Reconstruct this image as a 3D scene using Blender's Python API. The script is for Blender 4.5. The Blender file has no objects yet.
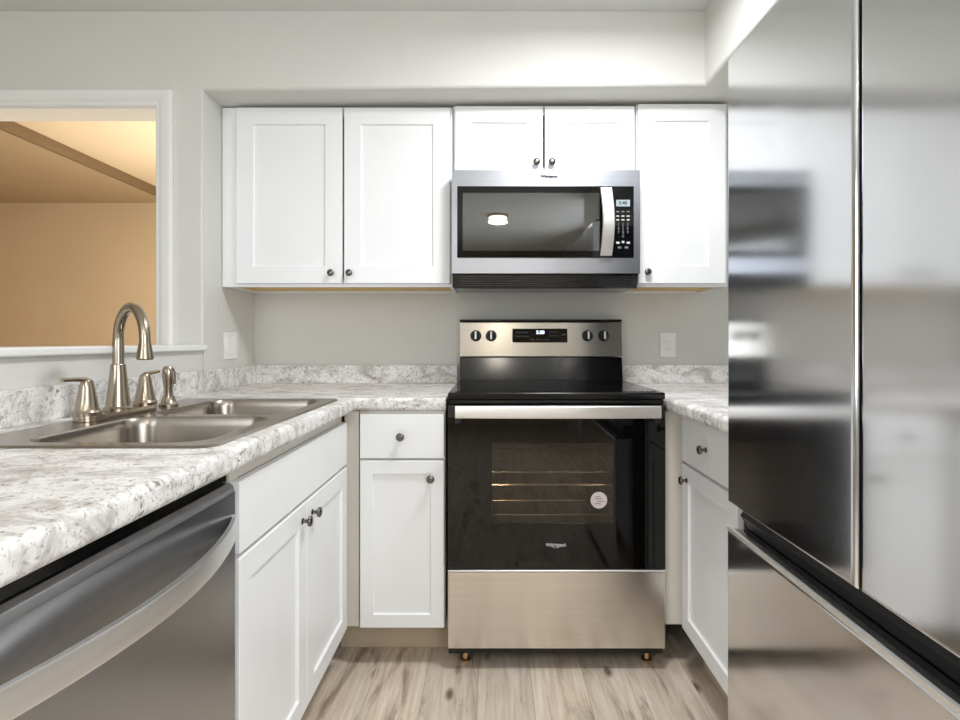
import bpy, bmesh, math, random
from mathutils import Matrix, Vector
random.seed(7)
S = bpy.context.scene
C = S.collection
PI = math.pi

# ------------------------------------------------------------------ camera, world, lights, exposure
CAM_Z = 1.15
cd = bpy.data.cameras.new('camera'); cam = bpy.data.objects.new('camera', cd); C.objects.link(cam)
cam.location = (0, 0, CAM_Z); cam.rotation_euler = (PI/2, 0, 0)
cd.sensor_width = 36; cd.lens = 36*530/960; cd.shift_x = -13/960; cd.shift_y = -19/960
cd.clip_start = 0.02; cd.clip_end = 50
S.camera = cam
w = bpy.data.worlds.new('world'); S.world = w; w.use_nodes = True
w.node_tree.nodes['Background'].inputs[0].default_value = (0.85, 0.92, 1, 1)
w.node_tree.nodes['Background'].inputs[1].default_value = 0.5
S.view_settings.view_transform = 'Standard'; S.view_settings.look = 'None'
S.view_settings.gamma = 1; S.view_settings.use_curve_mapping = False
S.view_settings.exposure = 0.66
S.cycles.use_denoising = True
S.cycles.max_bounces = 10; S.cycles.diffuse_bounces = 5; S.cycles.glossy_bounces = 6
S.cycles.sample_clamp_indirect = 6

def area(name, loc, rot, sx, sy, power, col, shape='RECTANGLE'):
    l = bpy.data.lights.new(name, 'AREA'); l.shape = shape; l.size = sx; l.size_y = sy
    l.energy = power; l.color = col
    o = bpy.data.objects.new(name, l); C.objects.link(o); o.location = loc; o.rotation_euler = rot
    return o
def bulb(name, loc, power, col, rad):
    l = bpy.data.lights.new(name, 'POINT'); l.energy = power; l.color = col; l.shadow_soft_size = rad
    o = bpy.data.objects.new(name, l); C.objects.link(o); o.location = loc; return o
area('kitchen_ceiling_light', (0.36, 1.38, 2.374), (0, 0, 0), 0.33, 0.33, 13, (0.96, 0.98, 1.0), 'DISK')
area('rear_ceiling_light', (0.05, -1.2, 2.374), (0, 0, 0), 0.19, 0.19, 7, (1, 0.90, 0.76), 'DISK')
area('rear_right_fill', (1.22, -1.3, 1.5), (0, PI/2, -0.35), 1.4, 1.6, 32, (0.90, 0.955, 1.0))  # added fill light from behind right, no window there
area('rear_left_fill', (-1.5, -1.9, 1.5), (PI/2, 0, -0.75), 1.5, 1.5, 18, (0.90, 0.955, 1.0))  # added fill for the low right cabinets, no window behind it
bulb('far_room_light', (-1.7, 3.5, 1.35), 38, (1, 0.95, 0.86), 0.12)

# ------------------------------------------------------------------ materials
def lin(c):
    return tuple(((v/255)/12.92 if v/255 <= 0.04045 else ((v/255+0.055)/1.055)**2.4) for v in c) + (1,)
class NT:
    def __init__(s, name):
        s.m = bpy.data.materials.new(name); s.m.use_nodes = True
        s.t = s.m.node_tree; s.b = s.t.nodes['Principled BSDF']
    def n(s, typ, **k):
        nd = s.t.nodes.new(typ)
        for a, v in k.items():
            if isinstance(a, str) and hasattr(nd, a): setattr(nd, a, v)
        return nd
    def l(s, a, b): s.t.links.new(a, b)
    def co(s, scale=(1, 1, 1), rot=(0, 0, 0)):
        tc = s.n('ShaderNodeTexCoord'); mp = s.n('ShaderNodeMapping')
        mp.inputs['Scale'].default_value = scale; mp.inputs['Rotation'].default_value = rot
        g = s.n('ShaderNodeNewGeometry'); s.l(g.outputs['Position'], mp.inputs[0])
        return mp.outputs[0]
    def noise(s, vec, scale, detail=4, rough=0.5, dist=0):
        nn = s.n('ShaderNodeTexNoise'); nn.inputs['Scale'].default_value = scale
        nn.inputs['Detail'].default_value = detail; nn.inputs['Roughness'].default_value = rough
        nn.inputs['Distortion'].default_value = dist; s.l(vec, nn.inputs['Vector']); return nn.outputs['Fac']
    def ramp(s, fac, stops):
        r = s.n('ShaderNodeValToRGB'); s.l(fac, r.inputs[0]); e = r.color_ramp.elements
        while len(e) < len(stops): e.new(0.5)
        for i, (p, c) in enumerate(stops):
            e[i].position = p; e[i].color = c if len(c) == 4 else tuple(c)+(1,)
        return r.outputs[0]
    def mix(s, fac, a, b, mode='MIX'):
        m = s.n('ShaderNodeMix'); m.data_type = 'RGBA'; m.blend_type = mode
        for sock, v in ((m.inputs[0], fac), (m.inputs[6], a), (m.inputs[7], b)):
            if isinstance(v, bpy.types.NodeSocket): s.l(v, sock)
            else: sock.default_value = v
        return m.outputs[2]
    def bump(s, h, strength, dist=0.002):
        b = s.n('ShaderNodeBump'); b.inputs['Strength'].default_value = strength
        b.inputs['Distance'].default_value = dist; s.l(h, b.inputs['Height']); s.l(b.outputs[0], s.b.inputs['Normal'])
    def set(s, **k):
        for a, v in k.items(): s.b.inputs[a.replace('_', ' ')].default_value = v
        return s

def paint(name, col, rough=0.55, bump=0.08, bscale=180, spec=0.4):
    t = NT(name); c = t.co()
    v = t.noise(c, 2.5, 3)
    base = lin(col); dark = tuple(x*0.96 for x in base[:3])+(1,)
    t.l(t.ramp(v, [(0.3, dark), (0.7, base)]), t.b.inputs['Base Color'])
    t.set(Roughness=rough, Specular_IOR_Level=spec)
    t.bump(t.noise(c, bscale, 3), bump, 0.001)
    return t.m
def metal(name, col, rough, grain=None, aniso=0.0, tang=(0, 0, 1), smudge=0.06):
    t = NT(name); t.set(Metallic=1.0, Roughness=rough)
    c = t.co()
    base = lin(col); dark = tuple(x*0.93 for x in base[:3])+(1,)
    if grain:
        g = t.noise(t.co(scale=grain), 1.0, 3, 0.6)
        t.l(t.ramp(g, [(0.25, dark), (0.75, base)]), t.b.inputs['Base Color'])
    else:
        t.set(Base_Color=base)
    if aniso or grain: smudge = 0
    sm = t.noise(c, 5, 4, 0.6, 0.8)
    mr = t.n('ShaderNodeMapRange'); mr.inputs['To Min'].default_value = max(0.02, rough-smudge); mr.inputs['To Max'].default_value = rough+smudge
    t.l(sm, mr.inputs['Value']); t.l(mr.outputs[0], t.b.inputs['Roughness'])
    if aniso:
        t.set(Anisotropic=aniso); cx = t.n('ShaderNodeCombineXYZ')
        for i in range(3): cx.inputs[i].default_value = tang[i]
        t.l(cx.outputs[0], t.b.inputs['Tangent'])
    return t.m
def plain(name, col, rough=0.5, metallic=0.0, spec=0.5, emit=None, es=0):
    t = NT(name); c = t.co(); base = lin(col); dk = tuple(x*0.93 for x in base[:3])+(1,)
    t.l(t.ramp(t.noise(c, 30, 2), [(0.35, dk), (0.65, base)]), t.b.inputs['Base Color'])
    t.set(Roughness=rough, Metallic=metallic, Specular_IOR_Level=spec)
    if emit: t.set(Emission_Color=lin(emit), Emission_Strength=es)
    return t.m
M = {}
M['wall'] = paint('grey_wall_paint', (217, 216, 211), 0.7)
M['white_wall'] = M['wall']
M['ceiling'] = paint('ceiling_paint', (226, 228, 226), 0.8, 0.15, 90)
M['tan'] = paint('tan_wall_paint', (214, 197, 170), 0.7)
M['tan_ceiling'] = paint('cream_ceiling_paint', (226, 211, 184), 0.8)
M['tan_shaded'] = paint('tan_ceiling_painted_shade', (178, 160, 132), 0.8)  # lowered ceiling's dimmer light put into a darker tan
M['drop_shade'] = paint('drop_edge_painted_shade', (122, 104, 80), 0.7)  # shade of the ceiling drop's edge, put into the colour
M['trim'] = paint('white_trim_enamel', (238, 238, 236), 0.35, 0.02)
M['cab'] = paint('white_cabinet_paint', (241, 242, 243), 0.34, 0.02, 120, 0.5)
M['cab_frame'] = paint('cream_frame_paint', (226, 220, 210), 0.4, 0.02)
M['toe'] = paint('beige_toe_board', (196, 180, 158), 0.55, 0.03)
M['raw_wood'] = paint('raw_maple_underside', (222, 190, 130), 0.6, 0.05)
M['inside'] = paint('cabinet_inside', (150, 130, 105), 0.7, 0.02)
M['plate'] = plain('white_plastic', (244, 244, 243), 0.35)
M['slot'] = plain('outlet_slot', (60, 58, 55), 0.5)
M['black'] = plain('black_enamel', (14, 14, 15), 0.14)
M['black_matte'] = plain('black_plastic', (22, 22, 23), 0.5)
M['rubber'] = plain('black_rubber', (14, 14, 14), 0.8)
M['cooktop'] = plain('black_ceramic_glass', (12, 12, 13), 0.06)
M['burner'] = plain('burner_ring_print', (58, 58, 60), 0.15)
M['oven_glass'] = plain('black_door_glass', (9, 8, 8), 0.03, spec=0.45)
M['display'] = plain('display_glass', (10, 11, 13), 0.08)
M['digit'] = plain('lit_digits', (230, 240, 255), 0.5, emit=(215, 230, 255), es=1.6)
M['lcd'] = plain('pale_lcd', (150, 165, 168), 0.3, emit=(150, 175, 180), es=0.25)
M['print'] = plain('white_print', (205, 205, 205), 0.5)
M['print_dim'] = plain('grey_print', (120, 120, 122), 0.5)
M['print_dark'] = plain('dark_print', (34, 35, 38), 0.6, spec=0.1)
M['sticker'] = plain('pale_sticker', (214, 204, 204), 0.5)
M['brass'] = metal('brass_leveling_foot', (232, 196, 160), 0.35)
M['steel'] = metal('brushed_steel', (224, 219, 211), 0.25, grain=(2, 2, 110), aniso=0.75)
M['steel_cool'] = metal('brushed_steel_cool', (184, 187, 195), 0.33, grain=(2, 2, 110), aniso=0.3)
M['steel_handle'] = metal('satin_steel_bar', (243, 242, 240), 0.40, grain=(2, 2, 90))
M['fridge'] = metal('fridge_stainless', (222, 223, 226), 0.115, smudge=0.025)
M['dish'] = metal('dishwasher_stainless', (182, 184, 188), 0.27, grain=(2, 2, 90), aniso=0.2)
M['dark_steel'] = metal('dark_steel_edge', (70, 70, 72), 0.3)
M['nickel'] = metal('brushed_nickel', (176, 164, 148), 0.24)
M['knob'] = metal('dark_nickel_knob', (120, 116, 112), 0.18)
M['sink'] = metal('sink_steel', (168, 161, 152), 0.27, grain=(60, 4, 4), aniso=0.0)
M['chrome'] = metal('chrome_wire', (210, 205, 198), 0.12)

def tinted(name, tint, refl):
    t = NT(name); t.t.nodes.remove(t.b)
    out = [n for n in t.t.nodes if n.type == 'OUTPUT_MATERIAL'][0]
    tr = t.n('ShaderNodeBsdfTransparent'); tr.inputs[0].default_value = tint
    gl = t.n('ShaderNodeBsdfGlossy'); gl.inputs['Roughness'].default_value = 0.02
    fr = t.n('ShaderNodeFresnel'); fr.inputs[0].default_value = refl
    mx = t.n('ShaderNodeMixShader'); t.l(fr.outputs[0], mx.inputs[0]); t.l(tr.outputs[0], mx.inputs[1]); t.l(gl.outputs[0], mx.inputs[2])
    t.l(mx.outputs[0], out.inputs[0]); return t.m
M['window_glass'] = tinted('oven_window_glass', (0.62, 0.57, 0.51, 1), 1.6)
M['mw_glass'] = tinted('microwave_window_glass', (0.45, 0.43, 0.41, 1), 2.6)
M['cavity'] = plain('oven_enamel', (140, 126, 112), 0.4)
M['mw_cavity'] = plain('microwave_mesh_grey', (120, 118, 114), 0.5)
def lampmat(name, col, s):
    t = NT(name); t.set(Base_Color=(0.9, 0.9, 0.9, 1), Emission_Color=col, Emission_Strength=s); return t.m
M['lamp'] = lampmat('lamp_diffuser', (0.97, 0.985, 1, 1), 6)
M['lamp_warm'] = lampmat('warm_lamp_diffuser', (1, 0.90, 0.76, 1), 8)

def granite():
    t = NT('speckled_grey_laminate'); c = t.co()
    cs = t.co(scale=(1.0, 2.2, 1.6), rot=(0, 0, 0.5))
    cloud = t.noise(cs, 8, 8, 0.68, 1.3)
    base = t.ramp(cloud, [(0.30, lin((168, 161, 156))), (0.43, lin((200, 196, 193))), (0.53, lin((229, 227, 225))), (0.72, lin((244, 242, 240)))])
    sp = t.noise(c, 85, 4, 0.7, 0.4)
    spm = t.ramp(sp, [(0.535, (0, 0, 0)), (0.62, (1, 1, 1))])
    patch = t.ramp(t.noise(c, 14, 5, 0.65, 1.0), [(0.42, (0.06, 0.06, 0.06)), (0.62, (0.9, 0.9, 0.9))])
    fac = t.mix(1.0, spm, patch, 'MULTIPLY')
    col = t.mix(fac, base, lin((112, 100, 94)))
    sp2 = t.ramp(t.noise(c, 150, 3, 0.6), [(0.60, (0, 0, 0)), (0.66, (0.7, 0.7, 0.7))])
    col = t.mix(sp2, col, lin((150, 140, 132)))
    bl = t.ramp(t.noise(c, 48, 4, 0.7, 1.5), [(0.62, (0, 0, 0)), (0.70, (0.55, 0.55, 0.55))])
    col = t.mix(bl, col, lin((176, 150, 134)))
    t.l(col, t.b.inputs['Base Color']); t.set(Roughness=0.5, Specular_IOR_Level=0.3)
    t.bump(sp, 0.04, 0.001)
    return t.m
M['granite'] = granite()

def planks():
    t = NT('grey_oak_vinyl_planks')
    v = t.co(rot=(0, 0, PI/2))
    v.node.inputs['Location'].default_value = (-0.3, 0.05, 0)
    br = t.n('ShaderNodeTexBrick'); t.l(v, br.inputs['Vector'])
    br.offset = 0.37; br.offset_frequency = 2; br.squash = 1
    br.inputs['Scale'].default_value = 1; br.inputs['Brick Width'].default_value = 1.22; br.inputs['Row Height'].default_value = 0.18
    br.inputs['Mortar Size'].default_value = 0.0012; br.inputs['Mortar Smooth'].default_value = 0.3; br.inputs['Bias'].default_value = 0
    br.inputs['Color1'].default_value = (0.15, 0.15, 0.15, 1); br.inputs['Color2'].default_value = (0.9, 0.9, 0.9, 1); br.inputs['Mortar'].default_value = (0.5, 0.5, 0.5, 1)
    g = t.n('ShaderNodeNewGeometry')
    off = t.n('ShaderNodeVectorMath'); off.operation = 'MULTIPLY_ADD'
    t.l(br.outputs['Color'], off.inputs[0]); off.inputs[1].default_value = (3.1, 7.7, 0); t.l(g.outputs['Position'], off.inputs[2])
    mp = t.n('ShaderNodeMapping'); mp.inputs['Scale'].default_value = (48, 3.0, 1); t.l(off.outputs[0], mp.inputs[0])
    grain = t.noise(mp.outputs[0], 1.0, 8, 0.72, 0.7)
    mp2 = t.n('ShaderNodeMapping'); mp2.inputs['Scale'].default_value = (9, 1.6, 1); t.l(off.outputs[0], mp2.inputs[0])
    broad = t.noise(mp2.outputs[0], 1.0, 6, 0.66, 1.6)
    c1 = t.ramp(grain, [(0.22, lin((158, 144, 130))), (0.40, lin((210, 196, 180))), (0.55, lin((228, 216, 201))), (0.75, lin((240, 231, 219)))])
    c2 = t.ramp(broad, [(0.34, lin((150, 140, 131))), (0.46, lin((236, 231, 224))), (0.7, (1, 1, 1, 1))])
    col = t.mix(0.75, c1, c2, 'MULTIPLY')
    tone = t.ramp(br.outputs['Color'], [(0.1, (0.86, 0.86, 0.87)), (0.95, (1.0, 0.99, 0.97))])
    col = t.mix(1.0, col, tone, 'MULTIPLY')
    mp3 = t.n('ShaderNodeMapping'); mp3.inputs['Scale'].default_value = (7.5, 3.4, 1); t.l(off.outputs[0], mp3.inputs[0])
    vo = t.n('ShaderNodeTexVoronoi'); vo.inputs['Scale'].default_value = 1.0; t.l(mp3.outputs[0], vo.inputs['Vector'])
    kn = t.ramp(vo.outputs['Distance'], [(0.05, (1, 1, 1)), (0.14, (0, 0, 0))])
    col = t.mix(kn, col, lin((112, 98, 86)))
    col = t.mix(br.outputs['Fac'], col, lin((160, 147, 132)))
    t.l(col, t.b.inputs['Base Color']); t.set(Roughness=0.48, Specular_IOR_Level=0.35)
    t.bump(grain, 0.10, 0.001)
    return t.m
M['floor'] = planks()

# ------------------------------------------------------------------ mesh helpers
def bbox(bm, x0, x1, y0, y1, z0, z1, r=0.0, seg=2):
    b = bmesh.new()
    bmesh.ops.create_cube(b, size=1)
    for v in b.verts:
        v.co = Vector((x0+(v.co.x+.5)*(x1-x0), y0+(v.co.y+.5)*(y1-y0), z0+(v.co.z+.5)*(z1-z0)))
    if r: bmesh.ops.bevel(b, geom=b.edges[:], offset=r, segments=seg, affect='EDGES', profile=0.5, clamp_overlap=True)
    join(bm, b); return bm
def join(bm, b):
    me = bpy.data.meshes.new('tmp'); b.to_mesh(me); b.free(); bm.from_mesh(me); bpy.data.meshes.remove(me)
def box(x0, x1, y0, y1, z0, z1, r=0.0, seg=2):
    return bbox(bmesh.new(), x0, x1, y0, y1, z0, z1, r, seg)
def lathe(bm, prof, cen=(0, 0, 0), axis='Z', seg=28):
    """prof = [(radius, height)...] closed at both ends."""
    b = bmesh.new(); rings = []
    for r, h in prof:
        ring = []
        for i in range(seg):
            a = 2*PI*i/seg
            ring.append(b.verts.new((max(r, 1e-5)*math.cos(a), max(r, 1e-5)*math.sin(a), h)))
        rings.append(ring)
    for k in range(len(rings)-1):
        for i in range(seg):
            j = (i+1) % seg
            b.faces.new((rings[k][i], rings[k][j], rings[k+1][j], rings[k+1][i]))
    b.faces.new(list(reversed(rings[0]))); b.faces.new(rings[-1])
    if axis == '-Y': mt = Matrix.Rotation(PI/2, 4, 'X')
    elif axis == 'Y': mt = Matrix.Rotation(-PI/2, 4, 'X')
    elif axis == 'X': mt = Matrix.Rotation(PI/2, 4, 'Y')
    elif axis == '-X': mt = Matrix.Rotation(-PI/2, 4, 'Y')
    else: mt = Matrix.Identity(4)
    bmesh.ops.transform(b, matrix=Matrix.Translation(cen) @ mt, verts=b.verts[:])
    bmesh.ops.recalc_face_normals(b, faces=b.faces[:])
    join(bm, b); return bm
def tube(bm, pts, rad, seg=16):
    """rad = number or list per point"""
    b = bmesh.new(); pts = [Vector(p) for p in pts]
    if not isinstance(rad, (list, tuple)): rad = [rad]*len(pts)
    rings = []; t0 = (pts[1]-pts[0]).normalized()
    up = Vector((0, 0, 1)) if abs(t0.z) < 0.9 else Vector((0, 1, 0))
    nrm = t0.cross(up).normalized()
    for i, p in enumerate(pts):
        if i == 0: t = pts[1]-pts[0]
        elif i == len(pts)-1: t = pts[-1]-pts[-2]
        else: t = pts[i+1]-pts[i-1]
        t.normalize(); nrm = (nrm - t*nrm.dot(t)).normalized(); bi = t.cross(nrm)
        rings.append([b.verts.new(p+(nrm*math.cos(2*PI*k/seg)+bi*math.sin(2*PI*k/seg))*rad[i]) for k in range(seg)])
    for k in range(len(rings)-1):
        for i in range(seg):
            j = (i+1) % seg
            b.faces.new((rings[k][i], rings[k][j], rings[k+1][j], rings[k+1][i]))
    b.faces.new(list(reversed(rings[0]))); b.faces.new(rings[-1])
    bmesh.ops.recalc_face_normals(b, faces=b.faces[:])
    join(bm, b); return bm
def extr(poly, d0, d1, plane='XY', r=0.0, seg=2):
    """prism of a 2D outline; plane XY extrudes in z, XZ in y, YZ in x"""
    b = bmesh.new()
    f3 = {'XY': lambda p, d: (p[0], p[1], d), 'XZ': lambda p, d: (p[0], d, p[1]), 'YZ': lambda p, d: (d, p[0], p[1])}[plane]
    a = [b.verts.new(f3(p, d0)) for p in poly]; c = [b.verts.new(f3(p, d1)) for p in poly]
    n = len(poly); b.faces.new(a); b.faces.new(list(reversed(c)))
    for i in range(n): b.faces.new((a[i], c[i], c[(i+1) % n], a[(i+1) % n]))
    bmesh.ops.recalc_face_normals(b, faces=b.faces[:])
    if r: bmesh.ops.bevel(b, geom=b.edges[:], offset=r, segments=seg, affect='EDGES', profile=0.5, clamp_overlap=True)
    return b
def cells(xs, ys, keep, z0, z1, plane='XY'):
    """slab built from a grid of cells with holes"""
    b = bmesh.new(); vs = {}
    def V(i, j):
        if (i, j) not in vs:
            vs[(i, j)] = b.verts.new({'XY': (xs[i], ys[j], z1), 'XZ': (xs[i], z0, ys[j])}[plane])
        return vs[(i, j)]
    fs = []
    for i in range(len(xs)-1):
        for j in range(len(ys)-1):
            if keep(i, j): fs.append(b.faces.new((V(i, j), V(i+1, j), V(i+1, j+1), V(i, j+1))))
    g = bmesh.ops.extrude_face_region(b, geom=fs)
    dv = Vector((0, 0, z0-z1)) if plane == 'XY' else Vector((0, z1-z0, 0))
    bmesh.ops.translate(b, vec=dv, verts=[e for e in g['geom'] if isinstance(e, bmesh.types.BMVert)])
    bmesh.ops.recalc_face_normals(b, faces=b.faces[:])
    return b
def obj(name, bm, mat, parent=None, loc=None, smooth=True, angle=35):
    me = bpy.data.meshes.new(name); bm.to_mesh(me); bm.free()
    o = bpy.data.objects.new(name, me); C.objects.link(o)
    for m in (mat if isinstance(mat, (list, tuple)) else [mat]): me.materials.append(M[m] if isinstance(m, str) else m)
    if smooth:
        for p in me.polygons: p.use_smooth = True
        me.set_sharp_from_angle(angle=math.radians(angle))
        wn = o.modifiers.new('weighted_normal', 'WEIGHTED_NORMAL'); wn.keep_sharp = True
    if parent: o.parent = parent
    if loc: o.location = loc
    return o
def tag(o, label, cat, group=None):
    o['label'] = label; o['category'] = cat
    if group: o['group'] = group
    return o
def thing(name, label, cat, loc=(0, 0, 0), rotz=0, group=None):
    o = bpy.data.objects.new(name, None); C.objects.link(o); o.empty_display_size = 0.1
    o.location = loc; o.rotation_euler = (0, 0, rotz); return tag(o, label, cat, group)
def struct(name, bm, mat, smooth=True):
    o = obj(name, bm, mat, smooth=smooth); o['kind'] = 'structure'; return o
def text(name, body, size, mat, parent, loc, rot=(PI/2, 0, 0), ext=0.0004, bold=0.0):
    cu = bpy.data.curves.new('txt', 'FONT'); cu.body = body; cu.size = size; cu.extrude = ext; cu.offset = bold
    cu.align_x = 'CENTER'; cu.align_y = 'CENTER'; cu.resolution_u = 3
    to = bpy.data.objects.new('txt', cu); C.objects.link(to)
    dg = bpy.context.evaluated_depsgraph_get(); dg.update()
    me = bpy.data.meshes.new_from_object(to.evaluated_get(dg)); me.name = name
    bpy.data.objects.remove(to); bpy.data.curves.remove(cu)
    me.materials.clear(); me.materials.append(M[mat])
    o = bpy.data.objects.new(name, me); C.objects.link(o); o.parent = parent
    o.location = loc; o.rotation_euler = rot; return o

# ------------------------------------------------------------------ the setting
H = 2.445
LW = -1.14; RW = 1.27; BW = 2.53; DWY = 2.08; SOF = 2.135
struct('floor', box(-4.9, 2.4, -3.7, 4.85, -0.05, 0), 'floor', False)
struct('ceiling', box(-4.9, 2.4, -3.7, DWY+0.12, H, H+0.06), 'ceiling', False)
struct('wall_back', box(LW-0.1, RW+0.1, BW, BW+0.10, 0, H+0.06), 'wall', False)
struct('wall_right', box(RW, RW+0.10, -0.6, BW-0.001, 0, H-0.001), 'wall', False)
# doorway wall: faces the camera, opening on its left
OX0, OX1, OZ = -2.22, -1.319, 2.066
b = cells([-4.8, OX0, OX1, LW], [0, OZ, SOF, H-0.001], lambda i, j: not (i == 1 and j == 0), DWY, DWY+0.12, 'XZ')
bmesh.ops.bevel(b, geom=[e for e in b.edges if all(abs(v.co.x-LW) < 1e-4 and abs(v.co.y-DWY) < 1e-4 and v.co.z < SOF+.001 for v in e.verts)], offset=0.008, segments=3, affect='EDGES')
struct('wall_doorway', b, 'wall', False)
struct('wall_left', box(LW-0.1, LW, DWY+0.1205, BW-0.001, 0, H-0.001), 'white_wall')
# soffit around back and right
b = extr([(LW, DWY), (0.832, DWY), (0.832, -0.6), (RW-.001, -0.6), (RW-.001, BW-.001), (LW+.0005, BW-.001)], SOF, H-0.0005, 'XY')
ed = [e for e in b.edges if all(abs(v.co.z-SOF) < 1e-4 for v in e.verts) and all(v.co.x < 0.84 and v.co.y < DWY+.01 for v in e.verts)]
bmesh.ops.bevel(b, geom=ed, offset=0.016, segments=4, affect='EDGES', profile=0.5)
for v in b.verts:
    if v.co.z < H-0.05: v.co.z += 0.017*max(0, min(1, (v.co.x-LW)/(0.84-LW)))
struct('wall_soffit', b, 'white_wall')
# knee wall and its cap
struct('wall_knee', box(LW-0.10, LW, 0.30, DWY-0.002, 0, 1.112), 'white_wall', False)
struct('trim_1', box(LW-0.125, LW+0.022, 0.28, DWY-0.002, 1.1125, 1.135, 0.006, 3), 'trim')
# casing around the doorway: stepped profile, mitred
def casing(x0, x1, z1, w_, y):
    b = bmesh.new()
    prof = [(0.0, 0.006), (0.006, 0.012), (0.018, 0.012), (0.026, 0.018), (w_-0.014, 0.020), (w_-0.004, 0.020), (w_, 0.014), (w_, 0.0), (0.0, 0.0)]
    rows = []
    for (u, d) in prof:
        rows.append([b.verts.new(p) for p in ((x0-u, y-d, 0), (x0-u, y-d, z1+u), (x1+u, y-d, z1+u), (x1+u, y-d, 0))])
    n = len(rows)
    for k in range(n):
        for i in range(3): b.faces.new((rows[k][i], rows[k][i+1], rows[(k+1) % n][i+1], rows[(k+1) % n][i]))
    b.faces.new([r[0] for r in rows]); b.faces.new([r[3] for r in rows][::-1])
    bmesh.ops.recalc_face_normals(b, faces=b.faces[:]); return b
struct('trim_2', casing(OX0, OX1, OZ, 0.064, DWY-0.0005), 'trim')
# jamb lining
b = box(OX0, OX0+0.004, DWY, DWY+0.121, 0, OZ); bbox(b, OX1-0.003, OX1, DWY, DWY+0.121, 0, OZ); bbox(b, OX0+0.004, OX1-0.003, DWY, DWY+0.121, OZ-0.004, OZ)
struct('trim_3', b, 'trim', False)
# room beyond the doorway
struct('wall_far', box(-4.9, -1.24, 4.72, 4.82, 0, H+0.06), 'tan', False)
struct('wall_far_left', box(-4.9, -4.8, -3.6, 4.719, 0, H+0.06), 'tan', False)
struct('wall_far_right', box(LW-0.1, LW, BW+0.101, 4.82, 0, H+0.06), 'tan', False)
struct('ceiling_far', box(-2.85, LW-0.1, DWY+0.121, 4.719, H, H+0.06), 'tan_ceiling', False)
struct('ceiling_lowered', box(-4.799, -2.85, DWY+0.121, 4.719, 2.38, H+0.06), 'tan_shaded', False)
struct('drop_edge_shade_strip', box(-2.8495, -2.825, DWY+0.121, 4.719, 2.372, H-0.001), 'drop_shade', False)  # added strip keeping the drop face dark where the lamp would brighten it
# room behind the camera
struct('wall_rear', box(-0.6, 1.0, -3.7, -3.6, 0, H-0.001), 'tan', False)
struct('wall_rear_right', box(1.0, 2.4, -2.6, -2.5, 0, H-0.001), 'wall', False)
struct('wall_rear_side', box(2.3, 2.4, -2.5, -0.6, 0, H-0.001), 'wall', False)
struct('wall_rear_return', box(RW+0.1, 2.4, -0.6, -0.5, 0, H-0.001), 'wall', False)
struct('wall_rear_corner', box(1.0, 1.1, -3.6, -2.6, 0, H-0.001), 'wall', False)
b = cells([-4.8, -3.25, -1.15, -0.601], [0, 0.65, 2.25, H-0.001], lambda i, j: not (i == 1 and j == 1), -3.7, -3.6, 'XZ')
struct('wall_rear_left', b, 'wall', False)

# ------------------------------------------------------------------ cabinet pieces (local frame: x along width, front faces -y, frame face at y = 0)
def shaker(w_, h_, t=0.019, st=0.056, dep=0.008):
    """door slab with recessed centre panel, corner at 0,0, front at y=-t"""
    b = bmesh.new()
    def ring(x0, x1, z0, z1, y): return [b.verts.new(p) for p in ((x0, y, z0), (x1, y, z0), (x1, y, z1), (x0, y, z1))]
    e = 0.0018; s2 = st+0.004
    rs = [ring(0, w_, 0, h_, 0), ring(0, w_, 0, h_, -t+e), ring(e, w_-e, e, h_-e, -t), ring(st, w_-st, st, h_-st, -t),
          ring(st+0.002, w_-st-0.002, st+0.002, h_-st-0.002, -t+dep*0.8), ring(s2, w_-s2, s2, h_-s2, -t+dep)]
    for k in range(len(rs)-1):
        for i in range(4): b.faces.new((rs[k][i], rs[k][(i+1) % 4], rs[k+1][(i+1) % 4], rs[k+1][i]))
    b.faces.new(rs[-1]); b.faces.new(rs[0][::-1])
    bmesh.ops.recalc_face_normals(b, faces=b.faces[:]); return b
KNOB = lathe(bmesh.new(), [(0.0085, 0.0), (0.0085, 0.002), (0.0050, 0.004), (0.0045, 0.012), (0.008, 0.015), (0.0135, 0.018), (0.0145, 0.022), (0.0125, 0.0255), (0.007, 0.0275), (0.0, 0.028)], axis='-Y', seg=24)
KM = bpy.data.meshes.new('knob'); KNOB.to_mesh(KM); KNOB.free(); KM.materials.append(M['knob'])
for p in KM.polygons: p.use_smooth = True
KM.set_sharp_from_angle(angle=math.radians(50))
def knob(parent, x, z, y=-0.019):
    o = bpy.data.objects.new('knob', KM); C.objects.link(o); o.parent = parent; o.location = (x, y, z); return o
def door(parent, x0, x1, z0, z1, kx=None, kz=None, st=0.056, y=0.0):
    d = obj('door', shaker(x1-x0, z1-z0, st=st), 'cab', parent, (x0, y-0.001, z0), angle=20)
    if kx is not None: knob(d, kx-x0, kz-z0)
    return d
def drawer(parent, x0, x1, z0, z1, kx=None, kz=None, name='drawer'):
    b = box(0, x1-x0, -0.019, 0, 0, z1-z0, 0.002, 2)
    d = obj(name, b, 'cab', parent, (x0, -0.001, z0))
    if kx is not None: knob(d, kx-x0, kz-z0)
    return d
CT0, CT1 = 0.904, 0.95       # countertop underside and top
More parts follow.
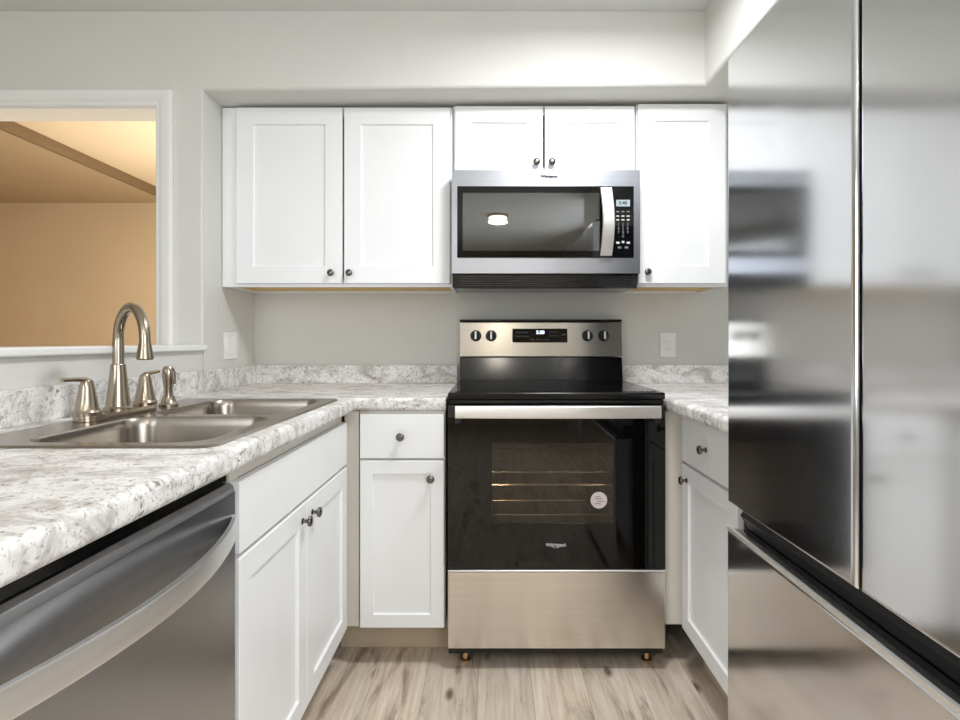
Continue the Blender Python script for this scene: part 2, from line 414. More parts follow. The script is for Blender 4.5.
def base_cabinet(label, loc, rotz, w_, depth=0.60, toe=0.115, kick=0.12, filler=0, name='base_cabinet', divide=0.72, rails=True, ext=0.0):
    t = thing(name, label, 'cabinet', loc, rotz)
    top = CT0-0.002; b = bmesh.new()
    bbox(b, 0.002, 0.018, 0.02, depth, 0, top); bbox(b, w_-0.018, w_-0.002, 0.02, depth, 0, top)
    # notch the sides for the kick by lifting front part: separate lower pieces
    b.free(); b = bmesh.new()
    side = [(0.02, toe), (kick, toe), (kick, 0.001), (depth, 0.001), (depth, top), (0.02, top)]
    for xx in (0.002, w_-0.018):
        s = extr(side, xx, xx+0.016, 'YZ'); join(b, s)
    bbox(b, 0.018, w_-0.018, 0.02, depth, toe, toe+0.016); bbox(b, 0.018, w_-0.018, depth-0.012, depth, toe+0.016, top)
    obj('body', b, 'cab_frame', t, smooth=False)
    f = bmesh.new(); s_ = 0.036
    bbox(f, 0.002, s_, 0, 0.02, toe, top, 0.001, 1); bbox(f, w_-s_, w_-0.002, 0, 0.02, toe, top, 0.001, 1)
    bbox(f, s_, w_-s_, 0, 0.02, top-0.034, top); bbox(f, s_, w_-s_, 0, 0.02, toe, toe+0.034)
    if divide: bbox(f, s_, w_-s_, 0, 0.02, divide-0.016, divide+0.02)
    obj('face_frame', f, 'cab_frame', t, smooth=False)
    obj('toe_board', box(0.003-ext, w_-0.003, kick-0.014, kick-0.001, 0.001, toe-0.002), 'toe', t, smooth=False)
    return t

# back-left base cabinet (frame face at Y 1.885)
FY = 1.885
t = base_cabinet('narrow white base cabinet with one drawer, left of the stove', (-0.4745, FY, 0), 0, 0.307, depth=0.64, toe=0.135, kick=0.118, name='base_cabinet', ext=0.10)
drawer(t, 0.006, 0.302, 0.737, 0.892, 0.151, 0.815)
door(t, 0.006, 0.302, 0.140, 0.729, 0.256, 0.668, st=0.046)
# corner filler strip beside it
o = obj('corner_filler', extr([(-0.528, FY), (-0.476, FY), (-0.476, FY+0.018), (-0.528, FY+0.018)], 0.135, 0.901, 'XY', 0.001, 1), 'cab_frame')
tag(o, 'narrow cream filler strip in the corner left of the stove side drawer cabinet', 'filler strip')
# sink base: frame face plane x=-0.528 looking +X ; local x -> +Y
LX = -0.528
t = base_cabinet('white sink base cabinet with two doors under the steel sink', (LX, 1.060, 0), PI/2, 0.790, depth=0.60, toe=0.135, kick=0.075, name='sink_cabinet')
drawer(t, 0.003, 0.786, 0.722, 0.868, name='false_front')
door(t, 0.003, 0.385, 0.148, 0.712, 0.352, 0.670)
door(t, 0.389, 0.786, 0.148, 0.712, 0.428, 0.670)
# right base: frame plane x=0.681 looking -X ; local x -> -Y
RX = 0.681
t = base_cabinet('white base cabinet with drawer and door between stove and refrigerator', (RX, 1.866, 0), -PI/2, 0.555, depth=0.58, toe=0.135, kick=0.075, name='base_cabinet')
drawer(t, 0.012, 0.430, 0.733, 0.888, 0.222, 0.812)
door(t, 0.012, 0.430, 0.148, 0.723, 0.058, 0.674)
o = obj('corner_filler', extr([(0.609, FY), (0.680, FY), (0.680, FY+0.018), (0.609, FY+0.018)], 0.142, 0.901, 'XY', 0.001, 1), 'cab_frame')
tag(o, 'cream filler strip between the stove and the right hand base cabinet', 'filler strip')

# ------------------------------------------------------------------ upper cabinets
def upper(label, x0, x1, z0, z1=2.129, fy=2.225, ls=0.035):
    w_ = x1-x0; dp = BW-0.002-fy
    t = thing('wall_cabinet', label, 'cabinet', (x0, fy, z0), 0)
    h_ = z1-z0; b = bmesh.new()
    for xx in (0.001, w_-0.015): bbox(b, xx, xx+0.014, 0.019, dp, 0, h_)
    bbox(b, 0.015, w_-0.015, 0.019, dp, h_-0.014, h_); bbox(b, 0.015, w_-0.015, dp-0.010, dp, 0, h_-0.014)
    obj('body', b, 'cab', t, smooth=False)
    f = bmesh.new(); s_ = 0.035
    bbox(f, 0.001, ls, 0, 0.019, 0, h_, 0.001, 1); bbox(f, w_-s_, w_-0.001, 0, 0.019, 0, h_, 0.001, 1)
    bbox(f, ls, w_-s_, 0, 0.019, 0, 0.036); bbox(f, ls, w_-s_, 0, 0.019, h_-0.036, h_)
    obj('face_frame', f, 'cab', t, smooth=False)
    obj('bottom_panel', box(0.015, w_-0.015, 0.019, dp-0.010, 0.010, 0.018), 'raw_wood', t, smooth=False)
    return t
UB = 1.377
t = upper('white double door wall cabinet left of the microwave', LW+0.002, -0.169, UB, ls=0.09)
ox = LW+0.002
door(t, -1.069-ox, -0.628-ox, 0.013, 0.745, -0.670-ox, 0.055, st=0.070)
door(t, -0.620-ox, -0.179-ox, 0.013, 0.745, -0.594-ox, 0.055, st=0.070)
t = upper('short white two door wall cabinet directly above the microwave', -0.167, 0.597, 1.842, 2.134)
ox = -0.167
door(t, -0.158-ox, 0.208-ox, 0.014, 0.286, 0.180-ox, 0.048, st=0.068)
door(t, 0.216-ox, 0.588-ox, 0.014, 0.286, 0.244-ox, 0.048, st=0.068)
t = upper('single door white wall cabinet right of the microwave', 0.599, 0.985, UB, 2.143)
ox = 0.599
door(t, 0.604-ox, 0.969-ox, 0.013, 0.760, 0.640-ox, 0.058, st=0.070)

# ------------------------------------------------------------------ countertops
SX0, SX1, SY0, SY1 = -1.045, -0.520, 0.985, 1.812     # sink rim
def rolled(b, test):
    ed = [e for e in b.edges if test(e)]
    bmesh.ops.bevel(b, geom=ed, offset=0.014, segments=4, affect='EDGES', profile=0.5)
EX = -0.480; EY = 1.862; RNG0, RNG1 = -0.162, 0.597
xs = [LW+0.002, SX0+0.02, SX1-0.02, EX, RNG0-0.004]; ys = [0.42, SY0+0.02, SY1-0.02, EY, BW-0.002]
b = cells(xs, ys, lambda i, j: not (i == 3 and j < 3) and not (i == 1 and j == 1), CT0, CT1)
rolled(b, lambda e: (all(abs(v.co.x-EX) < 1e-4 and v.co.y < EY+1e-4 for v in e.verts) or all(abs(v.co.y-EY) < 1e-4 and v.co.x > EX-1e-4 for v in e.verts)) and abs(e.verts[0].co.z-e.verts[1].co.z) < 1e-4)
ct = obj('countertop', b, 'granite', smooth=True, angle=40)
tag(ct, 'speckled grey and white laminate countertop in an L shape holding the sink', 'countertop')
b = box(LW+0.002, LW+0.021, 0.42, BW-0.022, CT1, 1.036, 0.003, 2); bbox(b, LW+0.002, RNG0-0.006, BW-0.021, BW-0.002, CT1, 1.036, 0.003, 2)
obj('backsplash', b, 'granite', ct)
b = cells([0.607, RW-0.002], [1.300, BW-0.002], lambda i, j: True, CT0, CT1)
rolled(b, lambda e: all(abs(v.co.x-0.607) < 1e-4 for v in e.verts) and abs(e.verts[0].co.z-e.verts[1].co.z) < 1e-4)
ct = obj('countertop', b, 'granite', smooth=True, angle=40)
tag(ct, 'short speckled laminate countertop to the right of the stove, beside the refrigerator', 'countertop')
b = box(0.607, RW-0.022, BW-0.021, BW-0.002, CT1, 1.036, 0.003, 2); bbox(b, RW-0.021, RW-0.002, 1.300, BW-0.022, CT1, 1.036, 0.003, 2)
obj('backsplash', b, 'granite', ct)

# ------------------------------------------------------------------ sink
t = thing('kitchen_sink', 'double bowl stainless steel drop-in sink set in the left countertop', 'sink', ((SX0+SX1)/2, (SY0+SY1)/2, CT1))
cx, cy = (SX0+SX1)/2, (SY0+SY1)/2
def rrect(x0, x1, y0, y1, r, n=6):
    pts = []
    for (ax, ay, s) in ((x1-r, y1-r, 0), (x0+r, y1-r, 1), (x0+r, y0+r, 2), (x1-r, y0+r, 3)):
        for k in range(n+1):
            a = PI/2*s+PI/2*k/n; pts.append((ax+r*math.cos(a), ay+r*math.sin(a)))
    return pts
B1 = (-0.925-cx, -0.562-cx, 1.022-cy, 1.372-cy); B2 = (-0.925-cx, -0.562-cx, 1.412-cy, 1.775-cy)
def bowl(bm, B, zt=0.0045):
    x0, x1, y0, y1 = B
    lv = [(0, zt+0.0, 0.055), (0.004, zt-0.005, 0.055), (0.008, -0.02, 0.055), (0.018, -0.15, 0.05), (0.035, -0.178, 0.045), (0.075, -0.186, 0.04)]
    rings = [[bm.verts.new((p[0], p[1], z)) for p in rrect(x0+o_, x1-o_, y0+o_, y1-o_, r_)] for o_, z, r_ in lv]
    n = len(rings[0])
    for k in range(len(rings)-1):
        for i in range(n): bm.faces.new((rings[k][i], rings[k][(i+1) % n], rings[k+1][(i+1) % n], rings[k+1][i]))
    bm.faces.new(rings[-1]); return rings[0]
b = bmesh.new()
hx0, hx1, hy0, hy1 = SX0-cx, SX1-cx, SY0-cy, SY1-cy
outer = [b.verts.new((p[0], p[1], 0.0045)) for p in rrect(hx0+0.006, hx1-0.006, hy0+0.006, hy1-0.006, 0.03)]
outlo = [b.verts.new((p[0], p[1], 0.0005)) for p in rrect(hx0, hx1, hy0, hy1, 0.035)]
n = len(outer)
for i in range(n): b.faces.new((outlo[i], outlo[(i+1) % n], outer[(i+1) % n], outer[i]))
r1 = [b.verts.new((p[0], p[1], 0.0045)) for p in rrect(*B1, 0.055)]
r2 = [b.verts.new((p[0], p[1], 0.0045)) for p in rrect(*B2, 0.055)]
def loop_edges(r): return [b.edges.get((r[i], r[(i+1) % len(r)])) or b.edges.new((r[i], r[(i+1) % len(r)])) for i in range(len(r))]
es = loop_edges(outer)+loop_edges(r1)+loop_edges(r2)
bmesh.ops.triangle_fill(b, use_beauty=True, edges=es)
bad = [f for f in b.faces if len(f.verts) == 3 and any(all(v in set(r) for v in f.verts) for r in (r1, r2))]
bmesh.ops.delete(b, geom=bad, context='FACES_ONLY')
bmesh.ops.recalc_face_normals(b, faces=b.faces[:])
for f in b.faces:
    if f.normal.z < -0.5: f.normal_flip()
obj('rim', b, 'sink', t, angle=30)
for B in (B1, B2):
    b = bmesh.new(); bowl(b, B)
    bmesh.ops.recalc_face_normals(b, faces=b.faces[:])
    if sum(f.normal.z for f in b.faces) < 0: bmesh.ops.reverse_faces(b, faces=b.faces[:])
    bo = obj('bowl', b, 'sink', t, angle=60)
    mx_, my_ = (B[0]+B[1])/2, (B[2]+B[3])/2
    d = lathe(bmesh.new(), [(0.0, 0.0), (0.030, 0.0), (0.038, 0.003), (0.044, 0.003), (0.045, 0.0), (0.045, -0.004), (0.0, -0.004)], (mx_, my_, -0.184))
    obj('drain', d, 'chrome', bo)

# ------------------------------------------------------------------ faucet (two lever handles on one deck bar) and side sprayer
FX = -0.990
t = thing('kitchen_faucet', 'brushed nickel gooseneck faucet with two lever handles behind the sink', 'faucet', (FX, 1.40, CT1+0.005))
b = extr(rrect(-0.028, 0.028, -0.135, 0.135, 0.027), 0.0, 0.014, 'XY', 0.003, 2)
obj('deck_plate', b, 'nickel', t)
ux, uy = 0.81, -0.586
R = 0.083; pts = []; rads = []
for z in (0.10, 0.125, 0.150, 0.172, 0.190): pts.append((0, 0, z)); rads.append(0.0135)
zc_ = 0.198
for k in range(0, 15):
    a = PI*k/14; q = R-R*math.cos(a); pts.append((q*ux, q*uy, zc_+R*math.sin(a))); rads.append(0.0125)
q = 2*R
pts.append((q*ux, q*uy, zc_-0.010)); rads.append(0.0128)
b = tube(bmesh.new(), pts, rads, 20)
sp = obj('spout', b, 'nickel', t, angle=50)
b = lathe(bmesh.new(), [(0.0, 0.0), (0.0165, 0.0), (0.0190, 0.003), (0.0185, 0.008), (0.0145, 0.032), (0.0132, 0.040), (0, 0.040)], (q*ux, q*uy, zc_-0.049), seg=20)
obj('nozzle', b, 'nickel', sp)
b = lathe(bmesh.new(), [(0, 0.014), (0.034, 0.014), (0.034, 0.020), (0.029, 0.024), (0.024, 0.06), (0.019, 0.11), (0.0172, 0.132), (0.0150, 0.135), (0, 0.135)], seg=28)
obj('spout_base', b, 'nickel', t)
for dy, sgn in ((-0.108, -1), (0.108, 1)):
    b = lathe(bmesh.new(), [(0, 0.014), (0.030, 0.014), (0.0305, 0.022), (0.025, 0.030), (0.021, 0.055), (0.0155, 0.085), (0.0125, 0.098), (0.009, 0.102), (0, 0.103)], (0, dy, 0), seg=24)
    h = obj('handle', b, 'nickel', t)
    b = tube(bmesh.new(), [(0, dy, 0.100), (0.0, dy+sgn*0.03, 0.1035), (0.0, dy+sgn*(0.075 if sgn < 0 else 0.062), 0.105)], [0.0065, 0.0055, 0.0048], 14)
    obj('lever', b, 'nickel', h)
t = thing('side_sprayer', 'brushed nickel side sprayer standing at the far end of the faucet', 'sprayer', (-0.975, 1.592, CT1+0.005))
obj('holder', lathe(bmesh.new(), [(0, 0), (0.026, 0), (0.0265, 0.006), (0.021, 0.012), (0.017, 0.024), (0.016, 0.03), (0, 0.03)]), 'nickel', t)
obj('wand', lathe(bmesh.new(), [(0, 0.028), (0.0125, 0.028), (0.012, 0.05), (0.015, 0.075), (0.0175, 0.095), (0.0165, 0.110), (0.011, 0.119), (0, 0.121)]), 'nickel', t)
obj('trigger', box(0.012, 0.021, -0.006, 0.006, 0.066, 0.104, 0.003, 2), 'nickel', t)

# ------------------------------------------------------------------ dishwasher (faces +X): local x -> +Y, local -y -> +X
t = thing('dishwasher', 'stainless steel dishwasher with bowed bar handle under the left countertop', 'dishwasher', (-0.535, 0.452, 0), PI/2)
W = 0.600
b = box(0.003, W-0.003, 0.020, 0.575, 0.10, 0.745); bbox(b, 0.003, W-0.003, 0.004, 0.020, 0.10, 0.890)
obj('body', b, 'black_matte', t, smooth=False)
obj('toe_panel', box(0.006, W-0.006, 0.05, 0.065, 0.004, 0.098), 'black_matte', t, smooth=False)
b = extr([(0.003, 0.120), (-0.020, 0.120), (-0.025, 0.126), (-0.025, 0.852), (-0.021, 0.864), (-0.012, 0.870), (0.003, 0.870)], 0.003, W-0.003, 'YZ', 0.0012, 1)
dr = obj('door', b, 'dish', t)
obj('control_strip', box(0.006, W-0.006, -0.010, 0.003, 0.8705, 0.888, 0.002, 1), 'black', t)
ep = obj('end_panel', box(-1.136, -0.522, 0.426, 0.446, 0.001, CT0-0.001, 0.002, 1), 'cab')
tag(ep, 'white end panel at the near side of the dishwasher under the countertop', 'panel')
# bowed handle bar
b = bmesh.new(); rings = []
N = 28
for k in range(N+1):
    u = k/N; x = 0.008+u*(W-0.016); bow = 0.064*math.sin(PI*u)**0.8
    yf = -0.027-bow; th = 0.007 + 0.004*math.sin(PI*u)
    hz = 0.021
    zc2 = 0.790
    rings.append([b.verts.new(p) for p in ((x, yf, zc2-hz+0.003), (x, yf-0.002, zc2-hz+0.006), (x, yf-0.002, zc2+hz-0.006), (x, yf, zc2+hz-0.002), (x, yf+th, zc2+hz-0.003), (x, yf+th, zc2-hz+0.004))])
for k in range(N):
    for i in range(6): b.faces.new((rings[k][i], rings[k][(i+1) % 6], rings[k+1][(i+1) % 6], rings[k+1][i]))
b.faces.new(rings[0]); b.faces.new(rings[-1][::-1]); bmesh.ops.recalc_face_normals(b, faces=b.faces[:])
obj('handle', b, 'steel_handle', dr, angle=40)

# ------------------------------------------------------------------ electric range
RC = 0.2215
t = thing('electric_range', 'freestanding stainless and black glass electric stove between the base cabinets', 'stove', (RC, 1.885, 0))
hw = 0.3785
b = box(-hw, -hw+0.012, -0.01, 0.625, 0.045, 0.945); bbox(b, hw-0.012, hw, -0.01, 0.625, 0.045, 0.945)
bbox(b, -hw+0.012, hw-0.012, 0.60, 0.625, 0.045, 0.945); bbox(b, -hw+0.012, hw-0.012, -0.01, 0.60, 0.045, 0.06)
obj('body', b, 'black', t, smooth=False)
# oven cavity
ow, oz0, oz1, oy = 0.245, 0.47, 0.86, 0.50
b = box(-ow-0.01, -ow, -0.004, oy, oz0, oz1); bbox(b, ow, ow+0.01, -0.004, oy, oz0, oz1)
bbox(b, -ow, ow, -0.004, oy, oz0-0.01, oz0); bbox(b, -ow, ow, -0.004, oy, oz1, oz1+0.01); bbox(b, -ow-0.01, ow+0.01, oy, oy+0.01, oz0-0.01, oz1+0.01)
obj('oven_cavity', b, 'cavity', t, smooth=False)
for zz in (0.522, 0.574, 0.630, 0.676):
    b = bmesh.new()
    for k in range(12): tube(b, [(-0.22+k*0.04, 0.03, zz), (-0.22+k*0.04, 0.45, zz)], 0.0018, 6)
    for yy in (0.03, 0.45): tube(b, [(-0.243, yy, zz), (0.243, yy, zz)], 0.0032, 8)
    obj('oven_rack', b, 'chrome', t)
# drawer
dw = obj('storage_drawer', box(-hw-0.001, hw+0.001, -0.040, -0.012, 0.078, 0.345, 0.004, 2), 'steel', t)
obj('drawer_lip', box(-hw, hw, -0.0415, -0.014, 0.346, 0.352, 0.001, 1), 'steel_handle', dw)
# door: frame with a window hole
wx0, wx1, wz0, wz1 = -0.224, 0.200, 0.512, 0.795
b = cells([-hw, wx0, wx1, hw], [0.356, wz0, wz1, 0.880], lambda i, j: not (i == 1 and j == 1), -0.040, -0.014, 'XZ')
dr = obj('oven_door', b, 'oven_glass', t, smooth=False)
obj('door_window', box(wx0+0.0005, wx1-0.0005, -0.0395, -0.036, wz0+0.0005, wz1-0.0005), 'window_glass', dr, smooth=False)
# handle: wide flat bar on two posts
b = bmesh.new(); rings = []
for k in range(21):
    u = k/20; x = -0.350+u*0.70; yy = -0.088-0.008*math.sin(PI*u)
    rings.append([b.verts.new(p) for p in ((x, yy+0.004, 0.887), (x, yy, 0.892), (x, yy, 0.924), (x, yy+0.004, 0.929), (x, yy+0.014, 0.927), (x, yy+0.014, 0.889))])
for k in range(20):
    for i in range(6): b.faces.new((rings[k][i], rings[k][(i+1) % 6], rings[k+1][(i+1) % 6], rings[k+1][i]))
b.faces.new(rings[0]); b.faces.new(rings[-1][::-1]); bmesh.ops.recalc_face_normals(b, faces=b.faces[:])
obj('door_handle', b, 'steel_handle', dr, angle=40)
b = box(-0.352, -0.332, -0.076, -0.040, 0.868, 0.905, 0.003, 2); bbox(b, 0.332, 0.352, -0.076, -0.040, 0.868, 0.905, 0.003, 2)
bbox(b, -hw, hw, -0.040, -0.014, 0.881, 0.925, 0.002, 1)
obj('handle_mount', b, 'black_matte', dr)
text('brand_lettering', 'Whirlpool', 0.0165, 'print', dr, (-0.003, -0.0408, 0.440), bold=0.0003)
b = bmesh.new()
for k in range(24):
    a0, a1 = 2*PI*k/24, 2*PI*(k+1)/24
    if 0.55 < (a0 % (2*PI)) < 2.6: continue
    P = lambda a, r: (-0.003+0.017*r*math.cos(a), -0.0407, 0.438+0.0085*r*math.sin(a))
    b.faces.new([b.verts.new(P(a0, 1)), b.verts.new(P(a1, 1)), b.verts.new(P(a1, 0.88)), b.verts.new(P(a0, 0.88))])
obj('brand_swoosh', b, 'print', dr, smooth=False)
b = lathe(bmesh.new(), [(0.029, 0), (0.029, 0.0006), (0, 0.0006)], (0.147, -0.0402, 0.596), '-Y', 32)
st = obj('round_sticker', b, 'sticker', dr)
b = bmesh.new()
for (dx, dz, l_) in ((-0.004, 0.012, 0.020), (-0.002, 0.005, 0.026), (0.006, -0.004, 0.024), (-0.004, -0.012, 0.018)):
    bbox(b, 0.147+dx-l_/2, 0.147+dx+l_/2, -0.0412, -0.0408, 0.596+dz-0.0012, 0.596+dz+0.0012)
obj('sticker_print', b, 'print_dim', st, smooth=False)
# front apron under the cooktop, cooktop
obj('front_apron', box(-hw, hw, -0.020, -0.0105, 0.926, 0.9445, 0.002, 1), 'black', t)
b = box(-hw-0.001, hw+0.001, -0.038, 0.545, 0.946, 0.970, 0.005, 3)
ck = obj('cooktop', b, 'black', t)
obj('ceramic_surface', box(-hw+0.022, hw-0.022, -0.010, 0.525, 0.9702, 0.9715), 'cooktop', ck, smooth=False)
for (x, y, r_) in ((-0.19, 0.12, 0.115), (0.19, 0.12, 0.09), (-0.19, 0.39, 0.08), (0.19, 0.39, 0.10)):
    b = bmesh.new(); seg = 48
    for rr in (r_, r_*0.62):
        a = [b.verts.new((x+rr*math.cos(2*PI*k/seg), y+rr*math.sin(2*PI*k/seg), 0.9717)) for k in range(seg)]
        c_ = [b.verts.new((x+(rr-0.002)*math.cos(2*PI*k/seg), y+(rr-0.002)*math.sin(2*PI*k/seg), 0.9717)) for k in range(seg)]
        for k in range(seg): b.faces.new((a[k], a[(k+1) % seg], c_[(k+1) % seg], c_[k]))
    obj('burner_ring', b, 'burner', ck, smooth=False)
# backguard
b = extr([(0.545, 0.971), (0.565, 1.075), (0.630, 1.075), (0.630, 0.946), (0.545, 0.946)], -hw+0.004, hw-0.004, 'YZ', 0.002, 1)
obj('backguard_base', b, 'black', t)
b = extr([(0.556, 1.078), (0.570, 1.236), (0.578, 1.240), (0.628, 1.240), (0.628, 1.078)], -hw+0.003, hw-0.003, 'YZ', 0.002, 1)
cp = obj('control_panel', b, 'steel', t)
obj('panel_cap', box(-hw+0.002, hw-0.002, 0.568, 0.628, 1.2405, 1.250, 0.003, 2), 'black', t)
slope = math.atan2(0.014, 0.158)
def pan(x, z, off=0.0): return (x, 0.556+(z-1.078)/0.158*0.014-off, z)
RX_ = Matrix.Rotation(-slope, 4, 'X')
b = box(-0.127, 0.127, -0.003, 0.0, -0.032, 0.032, 0.001, 1)
dp_ = obj('display_panel', b, 'display', cp, pan(-0.005, 1.175, 0.0005)); dp_.rotation_euler = (-slope, 0, 0)
text('clock_digits', '5:38', 0.022, 'digit', dp_, (0.002, -0.0034, 0.014), bold=0.0004)
text('clock_caption', 'TIMER   COOK   CLOCK', 0.0085, 'print_dim', dp_, (-0.002, -0.0034, -0.020))
text('keypad_print', '1 2 3 4 5', 0.012, 'print_dim', dp_, (0.062, -0.0034, 0.016))
text('keypad_print', '6 7 8 9 0', 0.012, 'print_dim', dp_, (0.062, -0.0034, -0.001))
text('keypad_print', 'BAKE  BROIL', 0.0095, 'print_dim', dp_, (-0.082, -0.0034, 0.014))
text('keypad_print', 'WARM  CLEAN', 0.0095, 'print_dim', dp_, (-0.082, -0.0034, -0.004))
text('keypad_print', 'OFF', 0.012, 'print_dim', dp_, (0.110, -0.0034, 0.004))
for x in (-0.301, -0.230, 0.215, 0.290):
    kb = lathe(bmesh.new(), [(0, 0), (0.0255, 0), (0.0255, 0.003), (0.021, 0.006), (0.0195, 0.022), (0.017, 0.026), (0, 0.026)], axis='-Y', seg=28)
    k_ = obj('burner_knob', kb, 'black_matte', cp, pan(x, 1.174, 0.0)); k_.rotation_euler = (-slope, 0, 0)
    obj('knob_grip', box(-0.004, 0.004, -0.036, -0.024, -0.018, 0.018, 0.002, 2), 'steel_handle', k_)
    obj('knob_mark', box(-0.0012, 0.0012, -0.0365, -0.0355, 0.004, 0.017), 'print', k_, smooth=False)
for x in (-0.320, 0.330):
    for yy in (0.02, 0.56):
        b = lathe(bmesh.new(), [(0, 0.001), (0.018, 0.001), (0.019, 0.010), (0.010, 0.014), (0.009, 0.046), (0, 0.046)], (x, yy, 0), seg=6 if 0 else 16)
        obj('leveling_foot', b, 'brass', t)

# ------------------------------------------------------------------ over-the-range microwave
t = thing('microwave_oven', 'over-the-range stainless microwave mounted above the stove', 'microwave', (0.213, 2.13, 1.36))
hw = 0.378; Z = 1.36
b = box(-hw, -hw+0.01, 0.024, 0.396, 0.062, 0.476); bbox(b, hw-0.01, hw, 0.024, 0.396, 0.062, 0.476)
bbox(b, -hw+0.01, hw-0.01, 0.024, 0.396, 0.466, 0.476); bbox(b, -hw+0.01, hw-0.01, 0.386, 0.396, 0.062, 0.466); bbox(b, -hw+0.01, hw-0.01, 0.024, 0.386, 0.062, 0.078)
obj('body', b, 'steel_cool', t, smooth=False)
obj('underside_vent', extr([(0.012, 0.058), (0.030, 0.004), (0.37, 0.018), (0.37, 0.0615), (0.012, 0.0615)], -hw+0.004, hw-0.004, 'YZ', 0.002, 1), 'black', t)
b = bmesh.new()
for k in range(5):
    z_ = 0.014+k*0.009; bbox(b, -hw+0.03, hw-0.03, 0.029-k*0.003-0.006, 0.029-k*0.003+0.001, z_, z_+0.003)
obj('vent_slat', b, 'dark_steel', t, smooth=False)
# front steel face with opening for the glass
gx0, gx1, gz0, gz1 = -0.357, 0.353, 1.484-Z, 1.772-Z
b = cells([-hw, gx0, gx1, hw], [0.062, gz0, gz1, 0.477], lambda i, j: not (i == 1 and j == 1), 0.0, 0.022, 'XZ')
fr = obj('front_frame', b, 'steel_cool', t, smooth=False)
text('brand_lettering', 'Whirlpool', 0.0165, 'print_dark', fr, (0.012, -0.0006, 1.811-Z), bold=0.0010)
# door glass with window
mx0, mx1, mz0, mz1 = -0.335, 0.215, 0.152, 0.385
b = cells([gx0+.001, mx0, mx1, 0.262], [gz0+.001, mz0, mz1, gz1-.001], lambda i, j: not (i == 1 and j == 1), -0.004, 0.020, 'XZ')
dr = obj('door', b, 'oven_glass', t, smooth=False)
obj('door_window', box(mx0+.0005, mx1-.0005, -0.0035, 0.000, mz0+.0005, mz1-.0005), 'mw_glass', dr, smooth=False)
b = box(mx0-0.005, mx0, 0.021, 0.30, mz0, mz1); bbox(b, mx1, mx1+0.005, 0.021, 0.30, mz0, mz1)
bbox(b, mx0, mx1, 0.021, 0.30, mz0-0.005, mz0); bbox(b, mx0, mx1, 0.021, 0.30, mz1, mz1+0.005); bbox(b, mx0-.005, mx1+.005, 0.30, 0.305, mz0-.005, mz1+.005)
obj('cooking_cavity', b, 'mw_cavity', t, smooth=False)
obj('turntable', lathe(bmesh.new(), [(0, 0), (0.13, 0), (0.14, 0.006), (0.14, 0.009), (0.128, 0.005), (0, 0.005)], (-0.06, 0.16, mz0+0.004)), 'chrome', t)
cpn = obj('control_panel', box(0.263, gx1-.001, -0.004, 0.020, gz0+.001, gz1-.001, 0.001, 1), 'display', t)
obj('screen', box(0.281, 0.336, -0.0052, -0.0042, 0.330, 0.356), 'lcd', cpn, smooth=False)
text('clock_digits', '5:40', 0.020, 'print_dark', cpn, (0.3085, -0.0056, 0.343), bold=0.0003)
rows = [('01', 0.309), ('02', 0.291), ('03', 0.276)]
for r_, z_ in enumerate((0.309, 0.291, 0.276)):
    b = bmesh.new()
    for c_ in range(3): bbox(b, 0.281+c_*0.021, 0.281+c_*0.021+0.012, -0.0050, -0.0042, z_-0.0025, z_+0.0025)
    obj('key_print', b, 'print_dim' if r_ == 0 else 'print', cpn, smooth=False)
for txt, z_ in (('1  2  3', 0.258), ('4  5  6', 0.242), ('7  8  9', 0.226), ('0', 0.210)):
    text('key_print', txt, 0.0175, 'print_dim', cpn, (0.3085, -0.0046, z_))
for (dx, z_, w_) in ((-0.021, 0.184, 0.013), (0.0, 0.187, 0.010), (0.021, 0.184, 0.013), (-0.014, 0.165, 0.014), (0.014, 0.165, 0.014)):
    obj('key_print', box(0.3085+dx-w_/2, 0.3085+dx+w_/2, -0.0050, -0.0042, z_-0.004, z_+0.004), 'print' if z_ > 0.17 else 'print_dim', cpn, smooth=False)
# curved handle
b = bmesh.new(); rings = []
for k in range(21):
    u = k/20; z_ = 0.130+u*0.272; yy = -0.020-0.022*math.sin(PI*u); xo = 0.238+0.006*math.sin(PI*u)
    rings.append([b.verts.new(p) for p in ((xo-0.024, yy+0.004, z_), (xo-0.020, yy, z_), (xo+0.020, yy, z_), (xo+0.024, yy+0.004, z_), (xo+0.020, yy+0.012, z_), (xo-0.020, yy+0.012, z_))])
for k in range(20):
    for i in range(6): b.faces.new((rings[k][i], rings[k][(i+1) % 6], rings[k+1][(i+1) % 6], rings[k+1][i]))
b.faces.new(rings[0]); b.faces.new(rings[-1][::-1])
bbox(b, 0.225, 0.251, -0.014, -0.004, 0.132, 0.150); bbox(b, 0.225, 0.251, -0.014, -0.004, 0.382, 0.400)
bmesh.ops.recalc_face_normals(b, faces=b.faces[:])
obj('handle', b, 'steel_handle', dr, angle=40)

# ------------------------------------------------------------------ refrigerator (faces -X): local x -> -Y, front -y -> -X
t = thing('refrigerator', 'tall stainless steel french door refrigerator on the right', 'refrigerator', (0.640, 1.268, 0), -PI/2)
W = 0.908
obj('body', box(0.004, W-0.004, 0.004, 0.610, 0.03, 1.800, 0.004, 2), 'dark_steel', t)
def fdoor(name, x0, x1, z0, z1, r=0.010):
    b = box(x0, x1, -0.080, 0.0, z0, z1)
    ed = [e for e in b.edges if all(abs(v.co.y+0.080) < 1e-5 for v in e.verts)]
    bmesh.ops.bevel(b, geom=ed, offset=r, segments=4, affect='EDGES', profile=0.5)
    return obj(name, b, 'fridge', t, angle=30)
dl = fdoor('door', 0.0, 0.4475, 0.765, 1.825, 0.009)
d2 = fdoor('door', 0.4575, W, 0.765, 1.825, 0.009)
fz = fdoor('freezer_drawer', 0.0, W, 0.060, 0.700, 0.006)
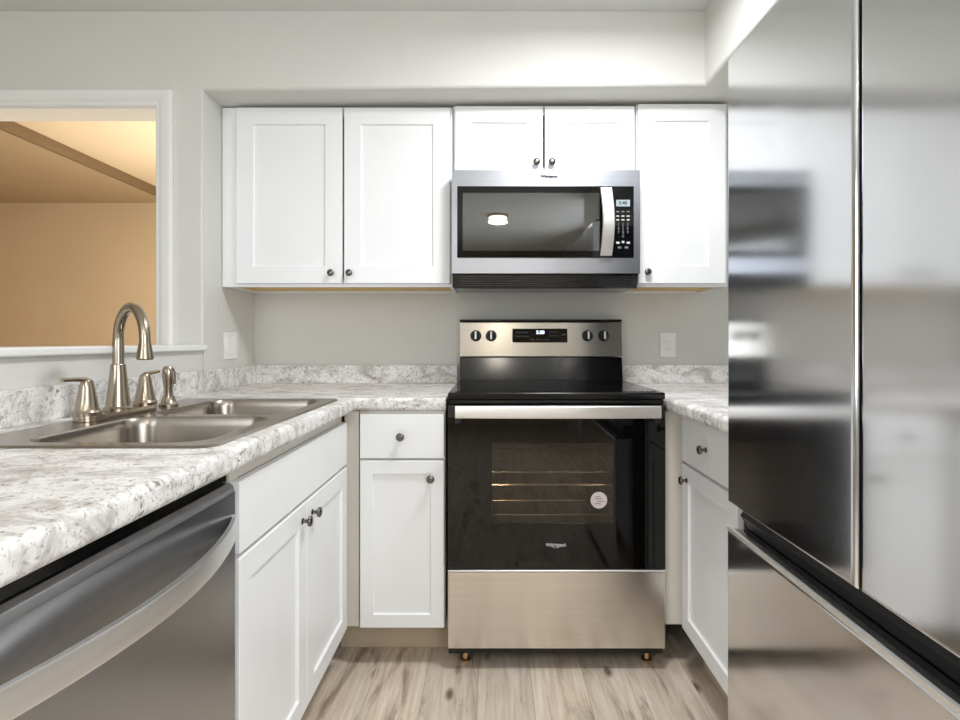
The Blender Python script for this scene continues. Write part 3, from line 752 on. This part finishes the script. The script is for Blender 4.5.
obj('grip_recess', extr([(-0.030, 0.702), (0.0, 0.702), (0.0, 0.763), (-0.030, 0.763), (-0.050, 0.735)], 0.004, W-0.004, 'YZ'), 'black_matte', t)
obj('drawer_pull', extr([(-0.080, 0.7005), (-0.0815, 0.708), (-0.074, 0.709), (-0.066, 0.7025), (-0.05, 0.7005)], 0.002, W-0.002, 'YZ'), 'steel_handle', fz)
obj('door_gasket', box(0.448, 0.457, -0.060, 0.0, 0.766, 1.823), 'rubber', t, smooth=False)
for hx in (0.01, W-0.09): obj('hinge_cover', box(hx, hx+0.08, -0.06, 0.02, 1.826, 1.838, 0.003, 2), 'dark_steel', t)
obj('base_grille', box(0.01, W-0.01, -0.04, 0.0, 0.004, 0.055, 0.003, 1), 'black_matte', t)

# ------------------------------------------------------------------ wall plates
t = thing('electrical_outlet', 'white duplex outlet on the back wall right of the stove', 'outlet', (0.834, BW-0.0005, 1.131))
obj('cover_plate', box(-0.037, 0.037, -0.006, 0, -0.058, 0.058, 0.003, 2), 'plate', t)
so = obj('socket', box(-0.0165, 0.0165, -0.009, -0.0058, -0.0335, 0.0335, 0.002, 2), 'plate', t)
for dz in (-0.018, 0.018):
    b = box(-0.0066, -0.0054, -0.0095, -0.0088, dz-0.003, dz+0.004); bbox(b, 0.0054, 0.0066, -0.0095, -0.0088, dz-0.003, dz+0.004)
    obj('slot', b, 'slot', so, smooth=False)
t = thing('light_switch', 'white switch plate on the left wall beneath the wall cabinet', 'switch', (LW+0.0005, 2.295, 1.130), PI/2)
obj('cover_plate', box(-0.058, 0.058, -0.006, 0, -0.058, 0.058, 0.003, 2), 'plate', t)
for dx in (-0.023, 0.023): obj('rocker', box(dx-0.016, dx+0.016, -0.010, -0.0058, -0.033, 0.033, 0.003, 2), 'plate', t)

# ------------------------------------------------------------------ ceiling lamps
def lamp(label, x, y, z, r_, mat):
    t = thing('ceiling_light', label, 'ceiling light', (x, y, z))
    obj('trim_ring', lathe(bmesh.new(), [(0, -0.001), (r_+0.012, -0.001), (r_+0.012, -0.022), (r_, -0.026), (0, -0.026)], seg=40), 'nickel', t)
    obj('diffuser', lathe(bmesh.new(), [(0, -0.0265), (r_*0.98, -0.0265), (r_*0.9, -0.045), (r_*0.6, -0.062), (0, -0.068)], seg=40), mat, t)
lamp('round flush ceiling light above the kitchen floor', 0.36, 1.38, H, 0.17, 'lamp')
lamp('round warm ceiling light behind the camera seen in the microwave glass', 0.05, -1.20, H, 0.095, 'lamp_warm')
